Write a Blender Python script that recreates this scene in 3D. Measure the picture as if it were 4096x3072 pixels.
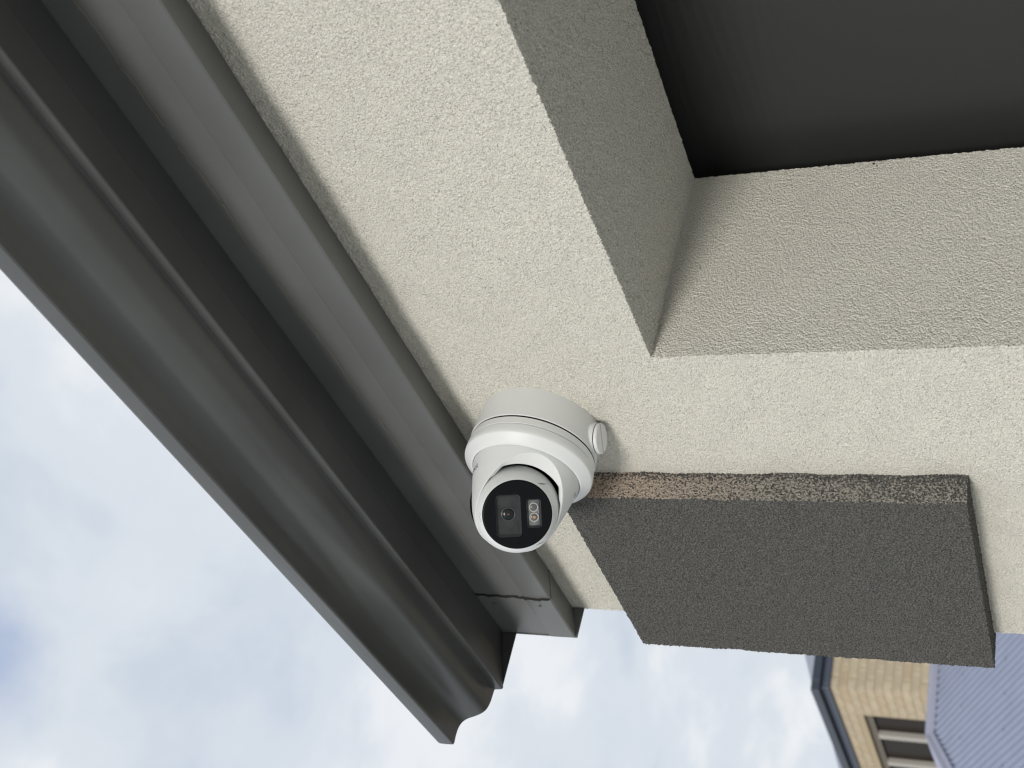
import bpy, bmesh, math, random
import numpy as np
from mathutils import Matrix, Vector

C = bpy.context.scene.collection
scene = bpy.context.scene
for o in list(bpy.data.objects):
    bpy.data.objects.remove(o, do_unlink=True)
random.seed(7)
rng = np.random.default_rng(11)
EYE = 1.6           # height of the lens above the ground; lengths below are measured from the lens height
RAD = math.radians

# ------------------------------------------------------------------ camera
cam_data = bpy.data.cameras.new('view_camera')
cam = bpy.data.objects.new('view_camera', cam_data)
C.objects.link(cam)
R = np.array([[-0.3482867, 0.2500056, -0.9034343],
              [-0.6207786, -0.7836642, 0.0224572],
              [-0.7023745, 0.5686543, 0.4281379]])
right, up, back = R[0], -R[1], -R[2]
cam.matrix_world = Matrix(((right[0], up[0], back[0], 0),
                           (right[1], up[1], back[1], 0),
                           (right[2], up[2], back[2], EYE),
                           (0, 0, 0, 1)))
cam_data.sensor_width = 36.0
cam_data.lens = 5032.6 / 4096 * 36.0
cam_data.clip_start = 0.02
cam_data.clip_end = 3000
cam_data.dof.use_dof = True
cam_data.dof.focus_distance = 1.32
cam_data.dof.aperture_fstop = 10.0
scene.camera = cam

# ------------------------------------------------------------------ sky and sun (high thin overcast)
SUN_EL, SUN_AZ = 9.0, 142.0       # azimuth clockwise from +Y
world = bpy.data.worlds.new('World')
scene.world = world
world.use_nodes = True
wn, wl = world.node_tree.nodes, world.node_tree.links
wn.clear()
w_out = wn.new('ShaderNodeOutputWorld')
w_bg = wn.new('ShaderNodeBackground')
w_bg.inputs['Strength'].default_value = 0.085
sky = wn.new('ShaderNodeTexSky')
sky.sky_type = 'NISHITA'
sky.sun_disc = False
sky.sun_elevation = RAD(SUN_EL)
sky.sun_rotation = RAD(SUN_AZ)
sky.air_density = 1.0
sky.dust_density = 2.0
tc = wn.new('ShaderNodeTexCoord')
sep = wn.new('ShaderNodeSeparateXYZ')
wl.new(tc.outputs['Generated'], sep.inputs[0])
def wmath(op, a, b=None):
    n = wn.new('ShaderNodeMath'); n.operation = op
    for i, v in enumerate((a, b)):
        if v is None: continue
        if isinstance(v, (int, float)): n.inputs[i].default_value = v
        else: wl.new(v, n.inputs[i])
    return n.outputs[0]
zz = wmath('ADD', wmath('MAXIMUM', sep.outputs['Z'], 0.0), 0.30)
comb = wn.new('ShaderNodeCombineXYZ')
wl.new(wmath('DIVIDE', sep.outputs['X'], zz), comb.inputs['X'])
wl.new(wmath('DIVIDE', sep.outputs['Y'], zz), comb.inputs['Y'])
def wnoise(scale, detail, rough, off, dist=0.0):
    m = wn.new('ShaderNodeVectorMath'); m.operation = 'ADD'
    wl.new(comb.outputs[0], m.inputs[0]); m.inputs[1].default_value = off
    n = wn.new('ShaderNodeTexNoise')
    n.inputs['Scale'].default_value = scale
    n.inputs['Detail'].default_value = detail
    n.inputs['Roughness'].default_value = rough
    n.inputs['Distortion'].default_value = dist
    wl.new(m.outputs[0], n.inputs['Vector'])
    return n.outputs['Fac']
def wramp(fac, stops):
    r = wn.new('ShaderNodeValToRGB')
    r.color_ramp.interpolation = 'EASE'
    while len(r.color_ramp.elements) < len(stops): r.color_ramp.elements.new(0.5)
    for e, (p, c) in zip(r.color_ramp.elements, stops):
        e.position = p; e.color = (*c, 1)
    wl.new(fac, r.inputs['Fac'])
    return r.outputs['Color']
puffs = wramp(wnoise(4.2, 9, 0.56, (3.1, 7.4, 0.0), 0.15),
              [(0.30, (5.4, 6.0, 6.75)), (0.47, (6.25, 6.7, 7.25)), (0.62, (7.5, 7.75, 8.05))])
cover = wramp(wnoise(1.5, 4, 0.5, (1.45, 2.2, 0.0), 0.2),
              [(0.28, (0.80, 0.80, 0.80)), (0.40, (0.96, 0.96, 0.96)), (0.50, (1, 1, 1))])
mix = wn.new('ShaderNodeMix'); mix.data_type = 'RGBA'
# one thin gap in the cloud where bluer sky shows
gapd = wn.new('ShaderNodeVectorMath'); gapd.operation = 'DISTANCE'
wl.new(comb.outputs[0], gapd.inputs[0]); gapd.inputs[1].default_value = (-0.612, 0.258, 0.0)
gapf = wmath('ADD', gapd.outputs['Value'], wmath('MULTIPLY', wmath('SUBTRACT', wnoise(6.0, 4, 0.55, (0.4, 1.7, 0.0), 0.3), 0.5), 0.16))
gr = wn.new('ShaderNodeMapRange'); gr.interpolation_type = 'SMOOTHSTEP'
wl.new(gapf, gr.inputs['Value'])
gr.inputs['From Min'].default_value = 0.0; gr.inputs['From Max'].default_value = 0.085
gr.inputs['To Min'].default_value = 0.45; gr.inputs['To Max'].default_value = 1.0
cv = wmath('MINIMUM', gr.outputs[0], cover)
wl.new(cv, mix.inputs[0])
blue = wn.new('ShaderNodeMix'); blue.data_type = 'RGBA'
blue.inputs[0].default_value = 0.75
wl.new(sky.outputs['Color'], blue.inputs[6]); blue.inputs[7].default_value = (2.6, 3.7, 6.6, 1)
wl.new(blue.outputs[2], mix.inputs[6])
wl.new(puffs, mix.inputs[7])
wl.new(mix.outputs[2], w_bg.inputs['Color'])
wl.new(w_bg.outputs[0], w_out.inputs['Surface'])

sun_d = bpy.data.lights.new('sun', 'SUN')
sun_d.energy = 1.5
sun_d.angle = RAD(14)
sun_d.color = (1.0, 0.96, 0.90)
sun = bpy.data.objects.new('sun', sun_d)
C.objects.link(sun)
sdir = Vector((math.sin(RAD(SUN_AZ)) * math.cos(RAD(SUN_EL)), math.cos(RAD(SUN_AZ)) * math.cos(RAD(SUN_EL)), math.sin(RAD(SUN_EL))))
sun.rotation_euler = (-sdir).to_track_quat('-Z', 'Y').to_euler()
sun.location = (-2, -4, 8)

scene.view_settings.view_transform = 'Standard'
scene.view_settings.look = 'None'
scene.view_settings.exposure = 0.42
scene.view_settings.gamma = 1.0
scene.view_settings.use_curve_mapping = False
scene.cycles.use_denoising = True
scene.cycles.filter_width = 1.2
scene.cycles.max_bounces = 8

# ------------------------------------------------------------------ object helpers
ORIGIN = {}
def empty(name, loc, label, cat, group=None):
    o = bpy.data.objects.new(name, None)
    o.location = (loc[0], loc[1], loc[2] + EYE)
    o.empty_display_size = 0.1
    C.objects.link(o)
    o['label'] = label; o['category'] = cat
    if group: o['group'] = group
    ORIGIN[o] = np.array(loc, float)
    return o
def obj(name, verts, faces, mat, parent=None, smooth=False, kind=None, label=None, sharp=None, cat=None):
    """one mesh object; verts are given relative to the lens height"""
    v = np.asarray(verts, float)
    me = bpy.data.meshes.new(name)
    po = ORIGIN[parent] if parent is not None else np.zeros(3)
    base = po if parent is not None else np.array([0, 0, -EYE])
    fa = faces.tolist() if hasattr(faces, 'tolist') else [tuple(int(i) for i in f) for f in faces]
    me.from_pydata((v - base).tolist(), [], fa)
    me.update()
    if smooth:
        me.polygons.foreach_set('use_smooth', [True] * len(me.polygons))
        if sharp is not None:
            me.set_sharp_from_angle(angle=RAD(sharp))
    me.materials.append(mat)
    o = bpy.data.objects.new(name, me)
    C.objects.link(o)
    if parent is not None: o.parent = parent
    if kind: o['kind'] = kind
    if label: o['label'] = label
    if cat: o['category'] = cat
    ORIGIN[o] = base
    return o
class MB:
    def __init__(s): s.v = []; s.f = []
    def add(s, v, f):
        n = len(s.v); s.v += [tuple(p) for p in v]; s.f += [tuple(i + n for i in q) for q in f]; return s
    def box(s, x0, x1, y0, y1, z0, z1):
        return s.add([(x, y, z) for x in (x0, x1) for y in (y0, y1) for z in (z0, z1)],
                     [(0, 1, 3, 2), (4, 6, 7, 5), (0, 4, 5, 1), (2, 3, 7, 6), (0, 2, 6, 4), (1, 5, 7, 3)])
    def obj(s, name, mat, parent=None, **k): return obj(name, s.v, s.f, mat, parent, **k)
def bevel(o, w, seg=2, ang=30):
    m = o.modifiers.new('bevel', 'BEVEL'); m.width = w; m.segments = seg
    m.limit_method = 'ANGLE'; m.angle_limit = RAD(ang); m.harden_normals = False
    return o
def extrude_x(profile, xs, closed=False):
    """profile of (y, z) swept along x"""
    v = []; f = []
    n = len(profile)
    for x in xs: v += [(x, y, z) for y, z in profile]
    for i in range(len(xs) - 1):
        for j in range(n if closed else n - 1):
            k = (j + 1) % n
            f.append((i * n + j, i * n + k, (i + 1) * n + k, (i + 1) * n + j))
    return v, f
def catmull(pts, k=6):
    out = []
    P = [np.array(p, float) for p in pts]
    P = [2 * P[0] - P[1]] + P + [2 * P[-1] - P[-2]]
    for i in range(1, len(P) - 2):
        for t in np.linspace(0, 1, k, endpoint=False):
            a, b, c, d = P[i - 1], P[i], P[i + 1], P[i + 2]
            out.append(tuple(0.5 * ((2 * b) + (c - a) * t + (2 * a - 5 * b + 4 * c - d) * t * t + (3 * b - a - 3 * c + d) * t ** 3)))
    out.append(tuple(P[-2]))
    return out

# ------------------------------------------------------------------ materials
def mat(name, color, rough=0.5, metal=0.0, spec=0.5, var=None, bump=None, coat=0.0):
    """var=(scale, amount[, detail]) tonal variation in the paint itself; bump=(scale, distance, detail)"""
    m = bpy.data.materials.new(name); m.use_nodes = True
    nt = m.node_tree; b = nt.nodes['Principled BSDF']
    b.inputs['Base Color'].default_value = (*color, 1)
    b.inputs['Roughness'].default_value = rough
    b.inputs['Metallic'].default_value = metal
    b.inputs['Specular IOR Level'].default_value = spec
    b.inputs['Coat Weight'].default_value = coat
    t = nt.nodes.new('ShaderNodeTexCoord')
    if var:
        n = nt.nodes.new('ShaderNodeTexNoise'); n.inputs['Scale'].default_value = var[0]
        n.inputs['Detail'].default_value = var[2] if len(var) > 2 else 5
        nt.links.new(t.outputs['Object'], n.inputs['Vector'])
        r = nt.nodes.new('ShaderNodeMapRange')
        r.inputs['From Min'].default_value = 0.3; r.inputs['From Max'].default_value = 0.7
        r.inputs['To Min'].default_value = 1 - var[1]; r.inputs['To Max'].default_value = 1 + var[1]
        nt.links.new(n.outputs['Fac'], r.inputs['Value'])
        mx = nt.nodes.new('ShaderNodeVectorMath'); mx.operation = 'SCALE'
        mx.inputs[0].default_value = color
        nt.links.new(r.outputs[0], mx.inputs['Scale'])
        nt.links.new(mx.outputs[0], b.inputs['Base Color'])
    if bump:
        n = nt.nodes.new('ShaderNodeTexNoise'); n.inputs['Scale'].default_value = bump[0]
        n.inputs['Detail'].default_value = bump[2] if len(bump) > 2 else 3
        nt.links.new(t.outputs['Object'], n.inputs['Vector'])
        bp = nt.nodes.new('ShaderNodeBump'); bp.inputs['Distance'].default_value = bump[1]
        bp.inputs['Strength'].default_value = 1.0
        nt.links.new(n.outputs['Fac'], bp.inputs['Height'])
        nt.links.new(bp.outputs[0], b.inputs['Normal'])
    return m
M = {}
M['stucco'] = mat('cream_stucco', (0.755, 0.73, 0.645), 0.92, spec=0.2, var=(650, 0.13, 1), bump=(700, 0.0030, 2))
M['steel_dark'] = mat('dark_grey_prepainted_steel', (0.064, 0.066, 0.064), 0.36, spec=0.55, var=(9, 0.14, 8), bump=(9, 0.0003, 2))
M['steel_fascia'] = mat('grey_fascia_steel', (0.120, 0.123, 0.120), 0.42, spec=0.5, var=(7, 0.12, 8), bump=(9, 0.0003, 2))
M['roof_steel'] = mat('roof_sheet_steel', (0.06, 0.065, 0.066), 0.45)
M['web'] = mat('cobweb', (0.30, 0.26, 0.20), 0.9)
M['grime'] = mat('grime_sealant', (0.028, 0.024, 0.020), 0.9)
M['white'] = mat('camera_white_enamel', (0.70, 0.71, 0.70), 0.42, spec=0.4, bump=(2600, 0.00002, 1))
M['white_gap'] = mat('gap_shade_black', (0.004, 0.004, 0.004), 0.9, spec=0.05)  # flat black puts the shade of gaps and cavities into colour
M['face'] = mat('camera_black_face', (0.0025, 0.003, 0.0042), 0.35, spec=0.14)
M['face_bevel'] = mat('camera_face_bevel', (0.035, 0.037, 0.040), 0.35, spec=0.5)
M['glass'] = mat('smoked_window', (0.033, 0.035, 0.036), 0.22, spec=0.3, var=(90, 0.35, 4))
M['lens_ring'] = mat('lens_ring', (0.055, 0.057, 0.06), 0.3)
M['lens'] = mat('lens_glass', (0.006, 0.012, 0.011), 0.22, spec=0.35)
M['lens_red'] = mat('lens_red_glint', (0.20, 0.035, 0.04), 0.3)  # red glint on the lens, painted as colour
M['led_glass'] = mat('led_window', (0.15, 0.15, 0.15), 0.2, spec=0.6, var=(160, 0.4, 3))
M['led_ring'] = mat('led_ring', (0.42, 0.42, 0.41), 0.3, spec=0.6)
M['led_core'] = mat('led_core', (0.10, 0.105, 0.10), 0.25, spec=0.6)
M['led_amber'] = mat('led_amber', (0.50, 0.27, 0.12), 0.4)
M['ink'] = mat('grey_print', (0.16, 0.18, 0.175), 0.6)
M['emboss'] = mat('embossed_mark', (0.42, 0.43, 0.43), 0.5)
M['brick'] = mat('cream_brick', (0.51, 0.425, 0.305), 0.9, spec=0.2, var=(14, 0.14, 6), bump=(60, 0.002, 4))
M['brick2'] = mat('cream_brick_warm', (0.50, 0.40, 0.275), 0.9, spec=0.2, var=(14, 0.12, 6), bump=(60, 0.002, 4))
M['brick3'] = mat('cream_brick_pale', (0.545, 0.455, 0.32), 0.9, spec=0.2, var=(14, 0.12, 6), bump=(60, 0.002, 4))
M['mortar'] = mat('mortar', (0.47, 0.385, 0.26), 0.95, spec=0.1)
M['navy'] = mat('slate_gutter_steel', (0.035, 0.045, 0.065), 0.4)
M['navy2'] = mat('slate_fascia_steel', (0.07, 0.085, 0.12), 0.45)
M['rooftop'] = mat('far_roof_steel', (0.30, 0.31, 0.38), 0.5)
M['blue_steel'] = mat('blue_grey_corrugated_steel', (0.25, 0.28, 0.385), 0.42, spec=0.5, var=(3, 0.06, 5))
M['cap_steel'] = mat('lavender_cap_steel', (0.33, 0.34, 0.43), 0.45, var=(2, 0.05, 5))
M['screw'] = mat('roof_screw', (0.20, 0.23, 0.30), 0.5)
M['frame'] = mat('window_frame_tan', (0.15, 0.125, 0.095), 0.5)
M['mullion'] = mat('window_mullion_pale', (0.44, 0.41, 0.36), 0.45)
M['pane'] = mat('dark_window_glass', (0.022, 0.016, 0.012), 0.25, spec=0.06)
M['concrete'] = mat('concrete', (0.66, 0.65, 0.62), 0.85, var=(1.5, 0.12, 8), bump=(150, 0.001, 3))
M['grass'] = mat('dry_grass_ground', (0.17, 0.165, 0.125), 0.95, var=(0.8, 0.3, 8))

# garage door: dark paint over an embossed wood grain
def make_door_mat():
    m = mat('dark_woodgrain_door', (0.027, 0.028, 0.028), 0.42, spec=0.5)
    nt = m.node_tree; b = nt.nodes['Principled BSDF']
    t = nt.nodes.new('ShaderNodeTexCoord'); mp = nt.nodes.new('ShaderNodeMapping')
    mp.inputs['Scale'].default_value = (1.3, 1.0, 16.0)
    nt.links.new(t.outputs['Object'], mp.inputs['Vector'])
    w1 = nt.nodes.new('ShaderNodeTexNoise'); w1.inputs['Scale'].default_value = 9; w1.inputs['Detail'].default_value = 5
    w1.inputs['Distortion'].default_value = 0.6
    nt.links.new(mp.outputs[0], w1.inputs['Vector'])
    w2 = nt.nodes.new('ShaderNodeTexWave'); w2.bands_direction = 'Z'
    w2.inputs['Scale'].default_value = 2.2; w2.inputs['Distortion'].default_value = 9.0
    w2.inputs['Detail'].default_value = 3; w2.inputs['Detail Scale'].default_value = 0.7
    mp2 = nt.nodes.new('ShaderNodeMapping'); mp2.inputs['Scale'].default_value = (2.2, 1.0, 11.0)
    nt.links.new(t.outputs['Object'], mp2.inputs['Vector'])
    nt.links.new(mp2.outputs[0], w2.inputs['Vector'])
    a = nt.nodes.new('ShaderNodeMath'); a.operation = 'MULTIPLY_ADD'
    nt.links.new(w2.outputs['Fac'], a.inputs[0]); a.inputs[1].default_value = 0.55
    nt.links.new(w1.outputs['Fac'], a.inputs[2])
    bp = nt.nodes.new('ShaderNodeBump'); bp.inputs['Distance'].default_value = 0.00020
    nt.links.new(a.outputs[0], bp.inputs['Height']); nt.links.new(bp.outputs[0], b.inputs['Normal'])
    return m
M['door'] = make_door_mat()

# feature band: charcoal texture coat, with pale speckle coloured on its right-hand edge (side face, x > edge)
def make_band_mat():
    m = mat('charcoal_stucco', (0.128, 0.126, 0.119), 0.9, spec=0.3, bump=(620, 0.0050, 2))
    nt = m.node_tree; b = nt.nodes['Principled BSDF']
    t = nt.nodes.new('ShaderNodeTexCoord')
    def noise(s, d):
        n = nt.nodes.new('ShaderNodeTexNoise'); n.inputs['Scale'].default_value = s; n.inputs['Detail'].default_value = d
        nt.links.new(t.outputs['Object'], n.inputs['Vector']); return n.outputs['Fac']
    def mm(op, a, c, d=None):
        n = nt.nodes.new('ShaderNodeMath'); n.operation = op
        for i, q in enumerate((a, c, d)):
            if q is None: continue
            if isinstance(q, (int, float)): n.inputs[i].default_value = q
            else: nt.links.new(q, n.inputs[i])
        return n.outputs[0]
    sp = nt.nodes.new('ShaderNodeSeparateXYZ'); nt.links.new(t.outputs['Object'], sp.inputs[0])
    att = nt.nodes.new('ShaderNodeAttribute'); att.attribute_name = 'edge_speckle'   # 1 on the side face, 0 elsewhere
    # height up the band 0..1 (object origin is at the ground-level base of the house)
    hz = nt.nodes.new('ShaderNodeMapRange'); nt.links.new(sp.outputs['Z'], hz.inputs['Value'])
    hz.inputs['From Min'].default_value = 1.70; hz.inputs['From Max'].default_value = 2.12
    hz.inputs['To Min'].default_value = 0.45; hz.inputs['To Max'].default_value = 0.70
    speck = mm('ADD', mm('MULTIPLY', noise(400, 1), 1.7), mm('MULTIPLY_ADD', noise(60, 3), 0.35, -0.48))
    # less of the pale speckle towards the wall
    gy = nt.nodes.new('ShaderNodeMapRange'); nt.links.new(sp.outputs['Y'], gy.inputs['Value'])
    gy.inputs['From Min'].default_value = -0.001; gy.inputs['From Max'].default_value = -0.014
    gy.inputs['To Min'].default_value = -0.22; gy.inputs['To Max'].default_value = 0.03
    th = mm('ADD', hz.outputs[0], gy.outputs[0])
    cov = nt.nodes.new('ShaderNodeMapRange'); cov.interpolation_type = 'SMOOTHSTEP'
    nt.links.new(mm('SUBTRACT', th, speck), cov.inputs['Value'])
    cov.inputs['From Min'].default_value = -0.09; cov.inputs['From Max'].default_value = 0.09
    fac = mm('MULTIPLY', cov.outputs[0], att.outputs['Fac'])
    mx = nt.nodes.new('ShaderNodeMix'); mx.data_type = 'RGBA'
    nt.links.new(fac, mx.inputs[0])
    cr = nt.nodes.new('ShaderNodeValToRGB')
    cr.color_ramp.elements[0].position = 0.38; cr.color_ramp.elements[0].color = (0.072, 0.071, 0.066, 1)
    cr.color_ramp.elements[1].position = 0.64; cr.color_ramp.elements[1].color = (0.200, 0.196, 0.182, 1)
    nt.links.new(noise(520, 2), cr.inputs['Fac']); nt.links.new(cr.outputs['Color'], mx.inputs[6])  # lighter speckle paints grain highlights into the charcoal
    cmx = nt.nodes.new('ShaderNodeMix'); cmx.data_type = 'RGBA'
    wz = nt.nodes.new('ShaderNodeMapRange'); nt.links.new(sp.outputs['Z'], wz.inputs['Value'])
    wz.inputs['From Min'].default_value = 1.90; wz.inputs['From Max'].default_value = 2.12
    nt.links.new(wz.outputs[0], cmx.inputs[0])
    cmx.inputs[6].default_value = (0.42, 0.39, 0.34, 1); cmx.inputs[7].default_value = (0.62, 0.49, 0.39, 1)  # lower grey-beige paints side-lit grain highlights into the colour
    nt.links.new(cmx.outputs[2], mx.inputs[7])
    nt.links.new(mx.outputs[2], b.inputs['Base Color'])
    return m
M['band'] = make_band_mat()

# ------------------------------------------------------------------ rough render relief (real displacement)
TN = 144; VOX = 0.0008
def field(lo, hi, seed):
    g = np.random.default_rng(seed).normal(size=(TN, TN, TN)).astype(np.float32)
    F = np.fft.rfftn(g)
    k = np.fft.fftfreq(TN, VOX); kz = np.fft.rfftfreq(TN, VOX)
    K = np.sqrt(k[:, None, None] ** 2 + k[None, :, None] ** 2 + kz[None, None, :] ** 2)
    F *= np.exp(-(K * lo) ** 2) * (1 - np.exp(-(K * hi) ** 2))
    h = np.fft.irfftn(F, s=(TN, TN, TN), axes=(0, 1, 2))
    return ((h - h.mean()) / h.std()).astype(np.float32)
FINE = field(0.0014, 0.0028, 3)
def sample(F, P):
    q = P / VOX
    i = np.floor(q).astype(np.int64); t = (q - i).astype(np.float32)
    out = np.zeros(len(P), np.float32)
    for a in (0, 1):
        for b in (0, 1):
            for c in (0, 1):
                w = (t[:, 0] if a else 1 - t[:, 0]) * (t[:, 1] if b else 1 - t[:, 1]) * (t[:, 2] if c else 1 - t[:, 2])
                out += w * F[(i[:, 0] + a) % TN, (i[:, 1] + b) % TN, (i[:, 2] + c) % TN]
    return out
ROT = np.array([[0.80, 0.36, -0.48], [-0.6, 0.48, -0.64], [0.0, 0.80, 0.60]])
def edge_fac(P, parts_n, planes):
    """full displacement along the face normal; sideways only beside the arrises, so that edges stay closed"""
    f = np.zeros_like(P)
    for ax in range(3):
        d = np.min([abs(P[:, ax] - q) for q in planes[ax]], axis=0)
        f[:, ax] = np.clip(1 - d / 0.0035, 0.0, 1) ** 1.0
        f[parts_n == ax, ax] = 1.0
    return f
def relief(P, amp, pits=0.0, coarse=0.0):
    """vector displacement read from one solid field, so faces that share an edge stay joined"""
    D = np.zeros_like(P)
    for ax in range(3):
        off = np.array([0.031, 0.077, 0.013]) * (ax + 1)
        n = sample(FINE, P @ ROT.T + off)
        n2 = sample(FINE, (P @ ROT) * 0.31 + off)
        if pits:
            h = amp * (0.55 * np.tanh(n * 1.1) - pits * np.clip(n * -1 - 0.35, 0, 1.6))
        else:
            h = amp * n
        D[:, ax] = h + coarse * n2
    return D
def grid(o, u, v, us, vs, mask=None):
    U, V = np.meshgrid(us, vs, indexing='ij')
    P = np.array(o, float) + U[..., None] * np.array(u, float) + V[..., None] * np.array(v, float)
    n, m = len(us), len(vs)
    idx = np.arange(n * m).reshape(n, m)
    F = np.stack([idx[:-1, :-1], idx[1:, :-1], idx[1:, 1:], idx[:-1, 1:]], -1)
    if mask is not None:
        cu = (us[:-1] + us[1:]) / 2; cv = (vs[:-1] + vs[1:]) / 2
        F = F[mask(cu[:, None], cv[None, :]) * np.ones((n - 1, m - 1), bool)]
    F = F.reshape(-1, 4); P = P.reshape(-1, 3)
    used = np.unique(F); mp = -np.ones(len(P), np.int64); mp[used] = np.arange(len(used))
    return P[used], mp[F]
def span(a, b, step, *brk):
    """points from a to b at a fine step between brk, coarse outside"""
    pts = [a, *brk, b] if brk else [a, b]
    return np.linspace(a, b, max(2, int(round((b - a) / step)) + 1))
def joined(*segs):
    out = [segs[0]]
    for s in segs[1:]: out.append(s[1:])
    return np.concatenate(out)
def fastobj(name, P, F, m, parent, smooth=True, **k):
    me = bpy.data.meshes.new(name)
    base = ORIGIN[parent]
    me.vertices.add(len(P)); me.vertices.foreach_set('co', (P - base).astype(np.float32).ravel())
    me.loops.add(F.size); me.loops.foreach_set('vertex_index', F.astype(np.int32).ravel())
    me.polygons.add(len(F)); me.polygons.foreach_set('loop_start', np.arange(0, F.size, 4, dtype=np.int32))
    me.polygons.foreach_set('loop_total', np.full(len(F), 4, np.int32))
    me.update(calc_edges=True)
    if smooth: me.polygons.foreach_set('use_smooth', np.ones(len(F), bool))
    me.materials.append(m)
    o = bpy.data.objects.new(name, me); C.objects.link(o); o.parent = parent
    for q, w in k.items(): o[q] = w
    ORIGIN[o] = base
    return o

# ------------------------------------------------------------------ ground
ground_z = -EYE
obj('ground', [(-900, -900, ground_z), (900, -900, ground_z), (900, 900, ground_z), (-900, 900, ground_z)], [(0, 1, 2, 3)],
    M['grass'], kind='structure', label='flat ground of short dry grass around the houses')
dz = ground_z + 0.004
obj('driveway', [(-5.5, -14.0, dz), (9.0, -14.0, dz), (9.0, 1.1, dz), (-5.5, 1.1, dz)], [(0, 1, 2, 3)],
    M['concrete'], kind='structure', label='pale concrete driveway in front of the garage')

# ------------------------------------------------------------------ the rendered house
house = empty('rendered_house', (0.6, 0.74, ground_z), 'cream rough-rendered garage corner with charcoal band and dark steel gutter', 'house')
WX, WY = -1.390, 0.7394        # outer corner line of the front wall
LZ, RX, BY = 0.3959, -0.8780, 0.988   # lintel underside, reveal plane, back of the reveal
ST = 0.00086
xs = joined(np.linspace(WX, -0.34, int(1.05 / ST)), np.linspace(-0.34, 0.2, 28), np.linspace(0.2, 4.5, 12))
zs = joined(np.linspace(-EYE, -0.3, 10), np.linspace(-0.3, 0.05, 20), np.linspace(0.05, 0.4 - 0.0041, int(0.3459 / ST)), np.linspace(LZ, 0.664, int(0.268 / ST)))
# put a grid line exactly on the reveal
xs[np.argmin(abs(xs - RX))] = RX
wall_parts = []
P, F = grid((0, WY, 0), (1, 0, 0), (0, 0, 1), xs, zs, lambda x, z: ~((x > RX) & (x < 1.62) & (z < LZ)))
xr = xs[xs <= 1.63]; x_l = xs[(xs >= RX)]
x_l = x_l[x_l <= 1.8]
ys = np.linspace(WY, BY, int((BY - WY) / ST))
z_r = zs[zs <= LZ + 1e-9]
parts = [(P, F)]
parts.append(grid((0, 0, LZ), (0, 1, 0), (1, 0, 0), ys, x_l))                 # lintel underside
parts.append(grid((RX, 0, 0), (0, 0, 1), (0, 1, 0), z_r, ys))                 # pillar reveal
yr = joined(np.linspace(WY, WY + 0.03, 24), np.linspace(WY + 0.03, 6.0, 24))
parts.append(grid((WX, 0, 0), (0, 1, 0), (0, 0, 1), yr, zs))                  # return wall round the corner
AP, AF, k, nrm_ax = [], [], 0, []
for (p, f), ax_ in zip(parts, (1, 2, 0, 0)):
    AP.append(p); AF.append(f + k); k += len(p); nrm_ax.append(np.full(len(p), ax_))
AP = np.concatenate(AP); AF = np.concatenate(AF)
AP += relief(AP, 0.00085, pits=1.1, coarse=0.00020) * edge_fac(AP, np.concatenate(nrm_ax), ((WX, RX), (WY, BY), (LZ,)))
fw = np.concatenate(nrm_ax) == 1
AP[:, 1] += np.where(AP[:, 0] > WX + 0.02, 1.0, np.clip((AP[:, 0] - WX) / 0.02, 0, 1)) * np.where(fw, 1, 0) * np.clip(abs(AP[:, 0] - RX) / 0.03, 0, 1) * np.clip(abs(AP[:, 2] - LZ) / 0.03, 0, 1) * 0.0005 * (
    np.sin(AP[:, 0] * 61 + 2.1 * np.sin(AP[:, 2] * 37)) + np.sin(AP[:, 2] * 83 + 1.7 * np.sin(AP[:, 0] * 45)))
fastobj('wall', AP, AF, M['stucco'], house, label='cream wall with a fine pitted texture coat')

# wall core behind the coat (keeps light out of the garage)
mb = MB()
mb.box(WX + 0.004, RX - 0.006, WY + 0.12, BY, -EYE, 0.66)
mb.box(RX - 0.006, 4.5, WY + 0.12, BY - 0.002, LZ + 0.006, 0.66)
mb.obj('wall_core', M['mortar'], house)

# charcoal feature band standing 34 mm proud of the wall and wrapping the corner
BX0, BX1, BY0, BZ0, BZ1 = -1.4125, -1.0720, 0.7056, 0.1255, 0.5510
bx = np.linspace(BX0, BX1, int((BX1 - BX0) / ST)); bz = np.linspace(BZ0, BZ1, int((BZ1 - BZ0) / ST))
byy = np.linspace(BY0, 0.7420, int(0.0364 / ST)); byw = joined(byy, np.linspace(0.742, 1.1, 60))
bp_ = [grid((0, BY0, 0), (1, 0, 0), (0, 0, 1), bx, bz),
       grid((BX1, 0, 0), (0, 1, 0), (0, 0, 1), byy, bz),
       grid((0, 0, BZ0), (0, 1, 0), (1, 0, 0), byy, bx),
       grid((0, 0, BZ1), (1, 0, 0), (0, 1, 0), bx, byy),
       grid((BX0, 0, 0), (0, 0, 1), (0, 1, 0), bz, byw)]
AP, AF, k, side, nrm_ax = [], [], 0, [], []
for i, (p, f) in enumerate(bp_):
    nrm_ax.append(np.full(len(p), (1, 0, 2, 2, 0)[i])); AP.append(p); AF.append(f + k); k += len(p); side.append(np.full(len(p), 1.0 if i == 1 else 0.0, np.float32))
AP = np.concatenate(AP); AF = np.concatenate(AF); side = np.concatenate(side)
AP += relief(AP, 0.00078, pits=0.0, coarse=0.00040) * edge_fac(AP, np.concatenate(nrm_ax), ((BX0, BX1), (BY0,), (BZ0, BZ1)))
for zc, ln, dp in ((0.432, 0.016, 0.0022), (0.425, 0.006, 0.0016), (0.262, 0.010, 0.0016), (0.33, 0.008, 0.0009)):
    w_ = np.exp(-((AP[:, 2] - zc) / ln) ** 4) * np.clip(1 - (AP[:, 0] - BX0) / 0.007, 0, 1)
    AP[:, 0] += dp * w_
band = fastobj('feature_band', AP, AF, M['band'], house, label='charcoal textured band with pinkish speckle on its narrow edge')
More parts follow.
